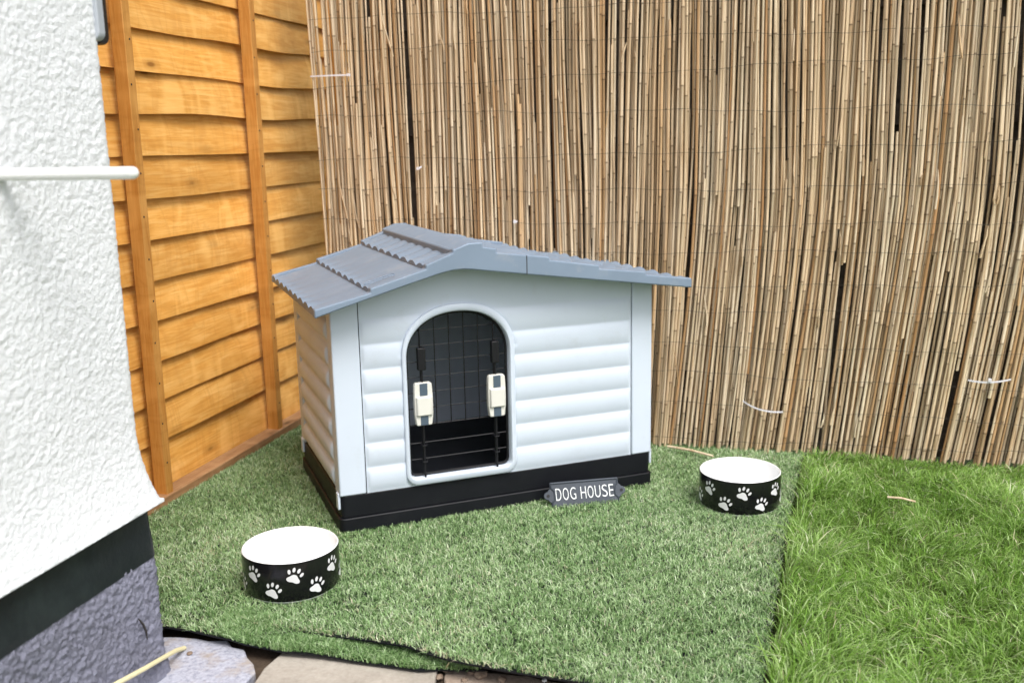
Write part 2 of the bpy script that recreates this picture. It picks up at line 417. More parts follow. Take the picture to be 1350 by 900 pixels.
def under_kennel(x, y):
    u, v = kloc(x, y); return (u > .015) & (u < .79) & (v > .015) & (v < .50)
def under_house(x, y):
    dx = x-HP[0]; dy = y-HP[1]; return (dx*RD[0]+dy*RD[1] < -.02) & (dx*FD[0]+dy*FD[1] < -.02)
def turf_tint(x, y, n):
    t = rng.beta(1.3, 1.25, n)*.93+.2*(vnoise(x*6, y*6)-.5)+.16*(vnoise(x*22+9, y*22)-.5)
    dry = rng.random(n) < .025; t[dry] = rng.uniform(.94, 1, dry.sum())
    ed = edge_dist(x, y, crease) < .010; e2 = ed & (rng.random(n) < .25); t[e2] = rng.uniform(.95, 1, e2.sum())
    return t
def turf_dir(x, y):
    a = 2.2+2.4*(vnoise(x*4+3, y*4)-.5)+2.2*(vnoise(x*17, y*17+4)-.5); return np.cos(a), np.sin(a), .22
tm = thing('artificial_turf', 'pale green artificial turf mat spread under the dog house and bowls', 'turf mat', (0, 0, 0))
sheet_mesh('backing', turf_poly, turf_z, 'black', tm)
tag(blades('turf_fibres', 480000, turf_poly, turf_z, 'turf', tm, .007, .0175, .0016, 1.1, 2, tuft=(.0085, .0030),
           excl=lambda x, y: under_kennel(x, y) | under_house(x, y), tint=turf_tint, dirf=turf_dir), kind='stuff')
ot = thing('turf_offcut', 'narrow strip of greener turf sticking out below the mat, beside the paving slabs', 'turf strip')
ofz = lambda x, y: -.012+.015*np.clip((-.26-x)/.28, 0, 1)+.004*(vnoise(x*9, y*9)-.5)
sheet_mesh('backing', off_poly, ofz, 'black', ot)
tag(blades('turf_fibres', 42000, off_poly, ofz, 'turf', ot, .010, .022, .0018, .9, 2, tuft=(.0085, .0032), excl=under_house,
           tint=lambda x, y, n: rng.beta(1.4, 1.6, n)*.85+.1*(vnoise(x*30, y*30)-.5)), kind='stuff')

# lawn: soil plus a mass of long blades
lawn_poly = [(.30, 1.0)]+[(x+.010, y) for x, y in right_edge]+[reed_at(1.60, .02), reed_at(3.4, .02), (2.9, 1.0)]
lawn_z = lambda x, y: -.012+.03*vnoise(x*2.3+1, y*2.3+7)+.012*vnoise(x*7, y*7)
def lawn_sheet():
    return sheet_mesh('lawn', lawn_poly, lawn_z, 'lawnsoil', None, thick=.03)
tag(lawn_sheet(), kind='structure')
def lawn_dir(x, y):
    a = 6*(vnoise(x*4.1+2, y*4.1+8))+5*vnoise(x*13, y*13); return np.cos(a), np.sin(a), .5
def lawn_clump(x, y):
    d = edge_dist(x, y, [reed_at(1.5), reed_at(3.4)])
    return (.55+.75*vnoise(x*6.5, y*6.5+3))*np.clip(.35+d*2.2, .35, 1)
def lawn_tint(x, y, n):
    t = rng.beta(1.5, 1.6, n)*.9+.34*(vnoise(x*5+4, y*5)-.5)+.2*(vnoise(x*15, y*15)-.5)
    dry = rng.random(n) < .05; t[dry] = rng.uniform(.93, 1, dry.sum()); return t
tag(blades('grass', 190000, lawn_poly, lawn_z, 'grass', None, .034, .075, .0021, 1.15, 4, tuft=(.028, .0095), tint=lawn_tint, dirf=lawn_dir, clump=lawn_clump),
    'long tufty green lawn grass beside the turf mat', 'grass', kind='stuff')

# paving: soil bed with slabs
soil_poly = P2([(60, 1010), (1030, 1010), (1016, 872), (640, 866), (300, 828), (180, 822)], -.03)
bed = MB().add([(x, y, -.034) for x, y in soil_poly], [tuple(range(len(soil_poly)))]).build('paving', 'soil', smooth=False); tag(bed, kind='structure')
def slab(pts, z, mat, label, jag=.006):
    poly = P2(pts, z); out = []
    for i in range(len(poly)):
        a = np.array(poly[i]); b = np.array(poly[(i+1) % len(poly)]); n = max(1, int(np.linalg.norm(b-a)/.022))
        for k in range(n):
            p = a+(b-a)*k/n; out.append((p[0]+random.uniform(-jag, jag), p[1]+random.uniform(-jag, jag)))
    ar = sum(out[i][0]*out[(i+1) % len(out)][1]-out[(i+1) % len(out)][0]*out[i][1] for i in range(len(out)))
    if ar < 0: out.reverse()
    o = MB().prism_z(out, z-.05, z).build('slab', mat, bed, bevel=.003, angle=40); o['label'] = label; return o
slab([(190, 836), (218, 837), (262, 840), (300, 844), (320, 857), (331, 872), (334, 884), (322, 908), (300, 1000), (60, 1000), (100, 890)], -.016, 'paintslab', 'lilac grey painted concrete slab')
slab([(374, 858), (470, 866), (578, 879), (574, 905), (560, 1000), (310, 1000), (334, 902), (346, 880)], -.018, 'slab', 'grey tan concrete slab', .003)
slab([(590, 882), (680, 889), (790, 905), (1000, 915), (1000, 1000), (576, 1000), (586, 900)], -.026, 'slabbrown', 'brown worn slab', .004)

def clod(x, y, z, s, label, cat='stone', mat='stone', group=None):
    bm = bmesh.new(); bmesh.ops.create_icosphere(bm, subdivisions=2, radius=1)
    sd_ = random.uniform(0, 50)
    for v in bm.verts: v.co = v.co*(1+.38*mnoise.noise(v.co*1.4+Vector((sd_, 0, 0)))); v.co.z *= .6; v.co *= s
    me = bpy.data.meshes.new('clod'); bm.to_mesh(me); bm.free(); me.materials.append(M[mat])
    o = bpy.data.objects.new('pebble', me); p = gnd(x, y, z); o.location = (p[0], p[1], z+s*.35); o.rotation_euler = (0, 0, random.uniform(0, 6)); link(o)
    return tag(o, label, cat, group)
clod(250, 862, -.016, .0055, 'small dark pebble on the lilac painted slab by the cable', 'pebble')
for (x, y, s) in [(588, 884, .006), (579, 893, .007), (622, 886, .010), (634, 891, .012), (612, 897, .006), (662, 897, .008)]:
    clod(x, y, -.026, s, 'small brown soil clod in the joint between the tan slab and the brown slab' if x < 600 else 'large brown soil clod lying on the brown slab under the turf edge' if s > .009 else 'small brown soil clod lying on the brown slab under the turf edge', 'soil clod', group='soil clods by the turf edge')
clod(718, 897, -.022, .0045, 'tiny white pebble on the brown slab under the turf edge', 'pebble', 'whiteceramic')
cp = [gnd(x, y, z) for x, y, z in [(110, 925, .062), (155, 900, .052), (190, 881, .036), (214, 867, .018), (232, 857, .002), (243, 853, -.012)]]
cp = [tuple(c) for c in cp]; cp[-1] = (cp[-1][0], cp[-1][1], -.013)
tag(MB().tube(cp, .0042, 10).build('cable', 'yellow'), 'cream yellow cable lying on the lilac painted slab', 'cable')
bl = [tuple(gnd(587, 882, -.018)), tuple(gnd(589, 878, -.006)), tuple(gnd(592, 873, .006))]
tag(MB().tube(bl, [.0016, .0014, .0006], 6).build('grass_blade', 'yellow'), 'single yellow grass blade poking up between the tan and brown slabs', 'grass blade')

def straw(px, z, r, label):
    a, b = [gnd(*q, z) for q in px]; mid = (a+b)/2+np.array([0, 0, .003])
    o = MB().tube([a, (a*.5+mid*.5), mid, (b*.5+mid*.5), b], [r, r, r*1.05, r*.95, r*.8], 7).build('reed_piece', 'reed')
    return tag(o, label, 'reed piece')
straw([(880, 588), (940, 601)], .022, .0038, 'broken dry reed lying on the turf between bowl and reed screen')
straw([(1170, 655), (1207, 661)], .055, .0026, 'short pale dry straw lying on the long lawn grass')

# ------------------------------------------------------------------ house on the left
hs_ = thing('house', 'white roughcast house wall with black band and lilac grey plinth', 'house', tuple(HP), -FA)
# local axes: x = RD (out of the wall), y = FD (towards the fence end); corner at 0,0
def fbm(x, y, z, sc, o=3):
    p = Vector((x*sc, y*sc, z*sc)); s = 0; a = 1
    for _ in range(o): s += a*mnoise.noise(p); p = p*2.1; a *= .5
    return s
def rough_face(name, mat, zs, prof, amp, sc, ys_fine=(-.62, 0), step=.0065, L=2.6, back=2.4, rad=.02):
    """wall skin: front face (x out), rounded corner, return face. prof(z) -> (x offset, y end)"""
    path = [(0, -L)]+[(0, y) for y in np.arange(ys_fine[0], -rad, step)]
    path += [(-rad+rad*math.cos(a), -rad+rad*math.sin(a)) for a in np.linspace(0, math.pi/2, 7)]
    path += [(x, 0) for x in (-.03, -.04, -.05, -.065, -.08, -.1, -.14, -.2, -.4, -back)]
    V = []
    for px, py in path:
        for z in zs:
            ox, oy = prof(z); X = px+ox; Y = py+oy
            if py > ys_fine[0]-.01 and px > -.15:
                d = amp*fbm(X, Y, z, sc)+amp*.3*fbm(X+7, Y, z, sc*.3, 2)
                if px < -1e-4: X += d*.5; Y += d
                else: X += d
            V.append((X, Y, z))
    nz = len(zs)
    return raw_mesh(name, V, [grid_faces(len(path), nz)], mat, hs_)
def prof_wall(z):
    t = min(1, max(0, (z-.285)/.16)); k = (1-t)**2.2
    return (.004+.020*k, -.012+.029*k)
zs = list(np.arange(.292, 1.22, .0029))+[1.5, 2.0, 2.6]
rough_face('rendered_wall', 'render', zs, prof_wall, .0016, 165, step=.0029, ys_fine=(-.42, 0))
MB().prism_z([(-2.4, -2.6), (.019, -2.6), (.019, .013), (-2.4, .013)], .289, .295).build('render_underside', 'render', hs_)
rough_face('damp_band', 'bitumen', list(np.arange(.196, .31, .008)), lambda z: (.000+.003*math.sin(z*40), .008), .0010, 30, step=.012)
rough_face('plinth', 'plinth', list(np.arange(-.05, .203, .0027)), lambda z: (.001+.012*max(0, .03-z)/.05+.003-.004*max(0, z-.18)/.02, .006), .0046, 150, step=.0027, ys_fine=(-.42, 0))
MB().tube([(.011, -.075, .115), (.012, -.066, .10), (.012, -.060, .085), (.0125, -.060, .07)], [.001, .0022, .002, .0008], 6).build('crack', 'brownplastic', hs_)
# white rod reaching out of the wall
tip = hit(182, 228, HP+.22*RD, RD); r0 = tip-.225*RD
rod = thing('wall_rod', 'white coated metal rod with rounded end sticking out of the house wall', 'rod', tuple(r0), -FA)
n = 8; pts = [(0, 0, 0), (.05, 0, 0), (.1, 0, 0), (.16, 0, 0), (.2165, 0, 0)]; rs = [.0082]*5
for a in np.linspace(.2, math.pi/2*.98, 6): pts.append((.2165+.0082*math.sin(a), 0, 0)); rs.append(.0082*math.cos(a))
MB().tube(pts, rs, 16).build('shaft', 'rodwhite', rod)
MB().lathe([(.0, 0), (.024, 0), (.024, .003), (.022, .005), (.0, .005)], 24).build('wall_plate', 'rodwhite', rod).rotation_euler = (0, math.pi/2, 0)
# dark sill end / trunking hanging at the house corner
tr = thing('corner_trunking', 'dark brown and grey plastic trunking end high on the house corner', 'trunking', tuple(HP+np.array([0, 0, 1.04])), -FA)
def rbar(x0, x1, y0, y1, z0, z1, mat, name):
    pl = [(x0, z1), (x0, z0+.012)]
    r_ = min(.012, (x1-x0)/2)
    pl = [(x0, z1)]+[(x0+r_-r_*math.cos(a), z0+r_-r_*math.sin(a)) for a in np.linspace(0, math.pi/2, 5)]+[(x1-r_+r_*math.sin(a), z0+r_-r_*math.cos(a)) for a in np.linspace(0, math.pi/2, 5)]+[(x1, z1)]
    MB().prism_y(pl, y0, y1).build(name, mat, tr, bevel=.002)
rbar(-.05, .002, -.009, .009, 0, .5, 'brownplastic', 'cover')
rbar(-.02, .0095, -.026, -.0095, .004, .5, 'greystrip', 'backing_strip')

# ------------------------------------------------------------------ golden overlap fence
fn = thing('timber_fence', 'golden orange overlap board fence with vertical battens beside the house', 'fence', tuple(CO), -FA)
# local: x = RD (towards garden), y = FD; fence spans y from -2.0 to .75
Y0, Y1 = -1.75, .75
pitch = .0975
for k in range(-1, 17):
    zb = .148+(k)*pitch*1.045 if k >= 0 else .0
    zt = zb+(pitch*1.3 if k >= 0 else .185)
    ny = 90; ys = np.linspace(Y0, Y1, ny); ph = random.uniform(0, 9)
    V = []
    cupk = .012*max(0, math.sin((k-7)*.55)) if k > 7 else 0
    for y in ys:
        wob = .0035*math.sin(y*3.1+ph)+.002*math.sin(y*9+ph*2)
        edge = (.0045+.004*(k > 7))*mnoise.noise(Vector((y*2.3+ph*3, k*1.7, 0)))
        warp = cupk*math.exp(-((y-.05)/.18)**2)
        xo = -.028+wob+warp+.004*mnoise.noise(Vector((y*5, k*3.1, 4)))
        for (xx, zz) in ((xo, zb+edge-warp*.5), (xo-.005, zb+(zt-zb)*.5), (xo-.024, zt), (xo-.031, zt), (xo-.013, zb+(zt-zb)*.5), (xo-.009, zb+edge-warp*.5)):
            V.append((xx, y, zz-.0))
    F = []
    for i in range(ny-1):
        for j in range(6): F.append((i*6+j, i*6+(j+1) % 6, (i+1)*6+(j+1) % 6, (i+1)*6+j))
    F += [tuple(range(5, -1, -1)), tuple(range((ny-1)*6, ny*6))]
    # grain runs along local x of the mesh: bake a rotated frame so that object x = board length
    mb = MB(); mb.add([(y-Y0, -(x), z-zb) for x, y, z in V], F)
    o = mb.build('board', 'board', fn, angle=50); o.location = (0, Y0, zb); o.rotation_euler = (0, 0, math.pi/2)
for yb in (-1.27, -.705, -.122, .46):
    mb = MB(); mb.box((0, -.0140, -.018), (1.8, .0140, .018))
    o = mb.build('batten', 'batten', fn, bevel=.002)
    o.location = (.004, yb+.002, .028); o.rotation_euler = (0, -math.pi/2, 0)
    for zz in np.arange(.09, 1.7, pitch*1.045):
        MB().lathe([(.0, .0008), (.0024, .0006), (.0026, 0), (0, 0)], 10).build('nail', 'brownplastic', o, loc=(zz-.008, random.uniform(-.006, .006), -.0181)).rotation_euler = (math.pi, 0, 0)
mb = MB(); mb.box((0, -.024, 0), (Y1-Y0, .024, .062)); o = mb.build('bottom_rail', 'gravelboard', fn, bevel=.003)
o.location = (.004, Y0, -.032); o.rotation_euler = (0, 0, math.pi/2)
for yb in (-1.72, .72):
    MB().box((-.10, -.04, -.3), (-.045, .04, 1.9)).build('post', 'gravelboard', fn, loc=(0, yb, 0), bevel=.003)

# ------------------------------------------------------------------ grey fence behind the reeds
rf = thing('rear_fence', 'weathered dark grey board fence showing through gaps in the reed screen', 'fence', tuple(CO), -FA)
for k in range(12):
    z0 = .0+k*.15; mb = MB(); mb.box((0, -.009, 0), (3.3, .009, .165))
    o = mb.build('board', 'greyboard', rf, bevel=.002, loc=(.215, .075+.020*(k % 2), z0))
for xx in (.30, 1.75, 3.1):
    MB().box((-.04, .0, -.3), (.04, .07, 1.84)).build('post', 'greyboard', rf, loc=(xx, .095, 0), bevel=.003)

# ------------------------------------------------------------------ reed screen
rs_ = thing('reed_screen', 'tall tan dried reed screen wired in front of the grey fence', 'reed screen', tuple(CO), -FA)
# local: x = RD along the screen, y = FD (away from the garden), z up
def warp(u, z):
    # the bundle leans: lower right part swings left towards the ground, the upper left swings right downwards
    a = np.clip((u-.75)/.9, 0, 1)*.085*np.clip(.75-z, 0, 1)**1.35*1.25
    b = np.clip((1.0-u)/.9, 0, 1)*.026*(1.0-z)*np.clip((u-.12)/.25, 0, 1)
    c = .006*np.sin(u*9+z*2.2)+.004*np.sin(u*23-z*3)
    return -a+b+c
ztop = 1.86
def reed_geo(u, y, z0, z1, r, sway, ph, seg=6):
    zs = [z0]; nodes = []
    z = z0+random.uniform(.02, .2)
    while z < z1-.02:
        nodes.append(z); z += random.uniform(.14, .36)
    ev = [(z0, 0, 1), (z1, 0, .75)]
    for q in nodes: ev += [(q-.003, .12, 1.0), (q, .85, 1.18), (q+.0035, .1, 1.02), (q+.09, 0, .97)]
    ev = sorted([e for e in ev if z0 <= e[0] <= z1])
    V = []; nd = []
    for zz, dk, k in ev:
        cx = u+warp(u, zz)+sway*math.sin(zz*2.1+ph)*.0042+.0016*sway*math.sin(zz*5.7+ph*2)
        cy = y+.004*math.sin(zz*2.6+ph*1.3)
        rr = r*k*(1-.12*(zz/ztop))
        for j in range(seg):
            a = 2*math.pi*j/seg+ph; V.append((cx+rr*math.cos(a), cy+rr*math.sin(a), zz)); nd.append(dk)
    n = len(ev); F = []
    for i in range(n-1):
        for j in range(seg): F.append((i*seg+j, i*seg+(j+1) % seg, (i+1)*seg+(j+1) % seg, (i+1)*seg+j))
    caps = [tuple(range(seg-1, -1, -1)), tuple(range((n-1)*seg, n*seg))]
    return V, F, caps, nd
def zground(u): return random.uniform(-.01, .02)
front = []
u = .145
while u < 3.35:
    if u < 2.30 or len(front) < 290: pass
    y = random.uniform(-.006, .012); full = random.random() < .5
    z0 = zground(u) if full or random.random() < .55 else random.uniform(.15, .8)
    z1 = ztop+random.uniform(-.05, .05) if full or z0 > .1 else random.uniform(.45, 1.3)
    lean = random.gauss(0, 1)
    r_ = random.choice([.0028, .0032, .0035, .0038, .0042, .0048])
    gap = random.choice([-.0008, -.0002, .0004, .0008, .0012, .0017, .0024]) + (.005 if random.random() < .012 else 0)
    front.append((u, y, z0, z1, r_, lean, random.uniform(0, 6.28)))
    u += r_*1.98+gap
parts = front[:300]; rest = front[300:]
for i, a in enumerate(parts):
    V, F, caps, nd = reed_geo(*a)
    me = bpy.data.meshes.new('reed'); me.from_pydata(V, [], F+caps); me.polygons.foreach_set('use_smooth', [True]*len(me.polygons)); me.set_sharp_from_angle(angle=R(70))
    at = me.attributes.new('node', 'FLOAT', 'POINT'); at.data.foreach_set('value', nd)
    at = me.attributes.new('tint', 'FLOAT', 'POINT'); at.data.foreach_set('value', [random.random()]*len(nd))
    me.materials.append(M['reed']); link(bpy.data.objects.new('reed', me), rs_)
u = .14
while u < 3.4:
    if random.random() < .97:
        r_ = random.uniform(.003, .0044); full = random.random() < .6
        z0 = zground(u) if random.random() < .7 else random.uniform(.1, .7); z1 = ztop-random.uniform(0, .1) if (full or z0 > .1) else random.uniform(.5, 1.2)
        rest.append((u, random.uniform(.017, .030), z0, z1, r_, random.gauss(0, 1.6), random.uniform(0, 6.28)))
    u += random.uniform(.0035, .0066)
# darker gaps where bundles part
AV = []; AF = []; AN = []; AT = []
for a in rest:
    V, F, caps, nd = reed_geo(*a, seg=5); n0 = len(AV); AV += V; AN += nd; AT += [random.random()]*len(nd); AF += [tuple(i+n0 for i in f) for f in F]
tag(raw_mesh('reeds_behind', AV, [np.array(AF)], 'reed', rs_, {'node': AN, 'tint': AT}), kind='stuff')
AV = []; AF = []
for i in range(130):
    u = random.uniform(.2, 3.2); z = random.uniform(.05, 1.7); L = random.uniform(.03, .13); a = random.gauss(0, .10); wd = random.uniform(.0015, .004); n0 = len(AV)
    for t in (0, .35, .7, 1):
        cx = u+warp(u, z)+a*L*t+.002*math.sin(t*4+i); zz = z+L*t; ww = wd*(1-t**2*.8); yy = -.009-.004*math.sin(t*2.5)
        AV += [(cx-ww, yy, zz), (cx+ww, yy-.0015, zz), (cx+ww*.6, yy+.002, zz)]
    for r_ in range(3):
        for j in range(3): AF.append((n0+r_*3+j, n0+r_*3+(j+1) % 3, n0+r_*3+3+(j+1) % 3, n0+r_*3+3+j))
tag(raw_mesh('leaf_sheaths', AV, [np.array(AF)], 'reed', rs_, {'node': [0]*len(AV), 'tint': np.repeat(rng.random(130), 12)}), kind='stuff')
for k, z in enumerate([.045, .135, .225, .318, .415, .485, .565, .655, .750, .845, .955, 1.055, 1.14, 1.24, 1.34, 1.44, 1.54, 1.64, 1.74]):
    pts = []; ph = random.uniform(0, 9)
    for u in np.arange(.14, 3.38, .02):
        pts.append((u+warp(u, z)*0, -.0085+.002*math.sin(u*90+ph), z+.010*math.sin(u*2.1+ph)+.004*math.sin(u*11+ph)+.002*math.sin(u*37)))
    MB().tube(pts, .0005, 4).build('binding_wire', 'wiredark', rs_)
def tie(px, bulge, lockat=None):
    pts = []
    for x, y in px:
        P = hit(x, y, CO-FD*.012, FD)-CO; pts.append([P@RD, -.012, P[2]])
    A, B = np.array(pts[0]), np.array(pts[-1]); L = []
    for t in np.linspace(0, 1, 9):
        p = A+(B-A)*t
        if len(pts) == 3: p = (1-t)**2*A+2*t*(1-t)*np.array(pts[1])+t*t*B
        p = p.copy(); p[1] -= .006*math.sin(math.pi*t); L.append(p)
    mb = MB()
    for p, q in zip(L[:-1], L[1:]):
        d = np.array([0, 0, .0022])
        mb.add([p-d, q-d, q+d, p+d, p-d+[0, .0012, 0], q-d+[0, .0012, 0], q+d+[0, .0012, 0], p+d+[0, .0012, 0]], [(0, 1, 2, 3), (7, 6, 5, 4), (0, 4, 5, 1), (3, 2, 6, 7)])
    if lockat is not None:
        c = A+(B-A)*lockat; c[1] = -.021
        mb.box((c[0]-.004, c[1], c[2]-.004), (c[0]+.004, c[1]+.008, c[2]+.004))
    mb.build('cable_tie', 'tie', rs_)
tie([(409, 101), (462, 99)], 0, .97)
tie([(979, 528), (1000, 543), (1032, 543)], 0)
tie([(1276, 501), (1302, 506), (1333, 500)], 0, .5)
tie([(548, 224), (556, 220)], 0, .5)
tie([(677, 292), (682, 292)], 0, .5)

# ------------------------------------------------------------------ dog house
kn = thing('dog_house', 'pale grey plastic dog house with slate roof and black base on the turf', 'dog house', tuple(K0+[0, 0, .004]), KA)
W_, DEP, ZB, ZL = .804, .5126, .0884, .0371
BOT = [(-.0464, .5177), (.0115, .5342), (.0948, .5573), (.15, .5725), (.197, .5847), (.225, .5925), (.249, .5975), (.268, .6002), (.290, .6005), (.312, .5980), (.337, .5940), (.446, .5779), (.637, .5509), (.8689, .5181)]
TOP = [(.8687, .5415), (.7443, .5585), (.7443, .5655), (.6201, .5810), (.6201, .5890), (.4942, .6090), (.4942, .6165), (.3655, .6335), (.3655, .6428), (.3336, .6480), (.3336, .6581), (.3003, .6583), (.2632, .6454), (.2632, .6385), (.2010, .6160), (.2010, .6070), (.0760, .5735), (.0760, .5640), (-.0455, .5371)]
bx_ = np.array([p[0] for p in BOT]); bz_ = np.array([p[1] for p in BOT])
roof_under = lambda u: np.interp(u, bx_, bz_)
YF, YB = -.080, .562
# base tray
def rrect(x0, y0, x1, y1, r, n=4):
    out = []
    for cx, cy, a0 in ((x1-r, y1-r, 0), (x0+r, y1-r, 90), (x0+r, y0+r, 180), (x1-r, y0+r, 270)):
        for k in range(n+1):
            a = R(a0+90*k/n); out.append((cx+r*math.cos(a), cy+r*math.sin(a)))
    return out
base = MB().prism_z(rrect(.002, .002, W_-.002, DEP-.002, .012), ZL-.002, ZB).build('base_tray', 'black', kn, bevel=.002)
MB().prism_z(rrect(-.003, -.003, W_+.003, DEP+.003, .014), -.004, ZL-.002).build('base_skirt', 'black', base, bevel=.0025)
LINES = [.148+.0573*k for k in range(7)]
def slat_profile(z):
    t = (z-.148)/.0573
    if z < .0935: return 0.
    k = math.floor(t); f = 1-(t-k)                # 0 at the top line, 1 at the bottom line
    if k > 5: return .0
    return 1-abs(2*min(1, max(0, f))**.8-1)**2.2 if 0 < f < 1 else 0.
# door outline: bottom corners rounded, elliptical arch on top
def outline(x0, x1, z0, zs, zt, rb, n=40):
    cx = (x0+x1)/2; pts = []
    for k in range(7): a = math.pi+math.pi/2*k/6; pts.append((x0+rb+rb*math.cos(a), z0+rb+rb*math.sin(a)))
    for k in range(7): a = 1.5*math.pi+math.pi/2*k/6; pts.append((x1-rb+rb*math.cos(a), z0+rb+rb*math.sin(a)))
    for k in range(1, 6): pts.append((x1, z0+rb+(zs-z0-rb)*k/6))
    for k in range(n+1):
        a = math.pi*k/n; c_, s_ = math.cos(a), math.sin(a)
        pts.append((cx+(x1-x0)/2*math.copysign(abs(c_)**.92, c_), zs+(zt-zs)*abs(s_)**.92))
    for k in range(5, 0, -1): pts.append((x0, z0+rb+(zs-z0-rb)*k/6))
    return pts
OUT = outline(.158, .432, .0925, .398, .5137, .030)
INN = outline(.168, .4185, .1085, .392, .4965, .016)
MIDO = outline(.163, .426, .099, .395, .506, .026)
def front_panel():
    us = np.concatenate([[.0645, .066], np.arange(.069, .744, .0055), [.7445, .746]]); zs = np.concatenate([[.0885], np.arange(.0935, .62, .0036)])
    V = np.zeros((len(us), len(zs), 3)); keep = np.zeros((len(us)-1, len(zs)-1), bool)
    pr = [slat_profile(z) for z in zs]
    fo = np.array(OUT)
    for i, u in enumerate(us):
        zt = roof_under(u)+.004
        # distance fade towards the seams and the door frame
        e = min(1, max(0, (u-.066)/.010), max(0, (.7445-u)/.010))
        for j, z in enumerate(zs):
            zz = min(z, zt); dd = 1.
            if .13 < u < .46 and zz < .54:
                dx = max(.163-u, u-.427, 0) if zz < .40 else None
                if dx is None:
                    q = math.hypot((u-.295)/.137, (zz-.398)/.1157); dx = max(0, (q-1)*.12)
                dd = min(1, dx/.009)
            V[i, j] = (u, -.0056*pr[j]*(max(0, 1-(1-e)**2)**.5)*(max(0, 1-(1-dd)**2)**.5)+.003, zz)
    cu = (us[:-1]+us[1:])/2; cz = (zs[:-1]+zs[1:])/2
    C1, C2 = np.meshgrid(cu, cz, indexing='ij')
    keep = ~inpoly(C1, C2, MIDO) & (C2 < roof_under(C1)+.003)
    F = grid_faces(len(us), len(zs)).reshape(len(us)-1, len(zs)-1, 4)[keep]
    return raw_mesh('front_panel', V.reshape(-1, 3), [F[:, ::1]], 'kennel', kn)
front_panel()
# raised door surround
rings = [(OUT, .003), (OUT, -.006), (outline(.161, .429, .0955, .3975, .5107, .028), -.0085), (outline(.1655, .421, .106, .393, .4995, .018), -.0085), (INN, -.005), (INN, .020)]
mb = MB(); n = len(OUT); V = []; F = []
for pl, y in rings: V += [(x, y, z) for x, z in pl]
for a in range(len(rings)-1):
    for i in range(n): j = (i+1) % n; F.append((a*n+i, a*n+j, (a+1)*n+j, (a+1)*n+i))
mb.add(V, F).build('door_surround', 'kennel', kn, angle=50)
def inner_lining():   # dark seam backing behind the panel joints, in front only
    for x0 in (.0605, .7425): MB().box((x0, .006, ZB+.001), (x0+.007, .009, .545)).build('joint_backing', 'seam', kn)
inner_lining()
# corner posts
for (xa, xb, sx) in ((0, .0625, 0), (.7480, W_, 1)):
    zt = .552 if sx == 0 else .53
    for yy in (0, 1):
        y0, y1 = (0, .05) if yy == 0 else (DEP-.05, DEP)
        pl = [(xa, y0), (xb, y0), (xb, y0+.010), (xa+.012, y0+.010), (xa+.012, y1), (xa, y1)] if (sx == 0 and yy == 0) else \
             [(xa, y0), (xb, y0), (xb, y1), (xb-.012, y1), (xb-.012, y0+.010), (xa, y0+.010)] if (sx == 1 and yy == 0) else \
             [(xa, y0), (xa+.012, y0), (xa+.012, y1-.010), (xb, y1-.010), (xb, y1), (xa, y1)] if sx == 0 else \
             [(xb-.012, y0), (xb, y0), (xb, y1), (xa, y1), (xa, y1-.010), (xb-.012, y1-.010)]
        m_ = MB(); npl = len(pl)
        zr_ = [min(zt, float(roof_under(x))+.004) for x, y in pl]
        m_.add([(x, y, ZB) for x, y in pl]+[(x, y, z) for (x, y), z in zip(pl, zr_)], [tuple(range(npl-1, -1, -1)), tuple(range(npl, 2*npl))]+[(i, (i+1) % npl, npl+(i+1) % npl, npl+i) for i in range(npl)])
        po = m_.build('corner_post', 'kennel', kn, bevel=.0035, seg=3)
        sgn = -.004 if sx == 0 else W_-.002
        ya = .006 if yy == 0 else DEP-.03
        MB().box((sgn, ya, ZB-.032), (sgn+.006, ya+.022, ZB+.006)).build('clip_tab', 'kennel', po, bevel=.0015)
# side panels with the same boards, and plain back
def side_panel(x, sgn):
    ys = np.concatenate([[.0505], np.arange(.053, DEP-.052, .007), [DEP-.0505]]); zs = np.concatenate([[ZB-.010], np.arange(.0935, .545, .0036)])
    V = np.zeros((len(ys), len(zs), 3))
    for i, y in enumerate(ys):
        e = min(1, max(0, (y-.052)/.012), max(0, (DEP-.052-y)/.012)); s = max(0, 1-(1-e)**2)**.5
        for j, z in enumerate(zs):
            V[i, j] = (x+sgn*.013*slat_profile(z)*s, y, min(z, float(roof_under(x))+.004))
    return raw_mesh('side_panel', V.reshape(-1, 3), [grid_faces(len(ys), len(zs))], 'kennel', kn)
side_panel(.008, -1); side_panel(W_-.008, 1)
def gable(y0, y1, name):
    us = np.linspace(.0125, W_-.0125, 30)
    return MB().prism_y([(us[0], ZB-.01), (us[-1], ZB-.01)]+[(u, float(roof_under(u))+.004) for u in us[::-1]], y0, y1).build(name, 'kennel', kn)
gable(DEP-.011, DEP-.004, 'back_panel')
MB().box((.0125, .012, ZB-.014), (W_-.0125, DEP-.012, ZB+.0015)).build('floor', 'black', kn)
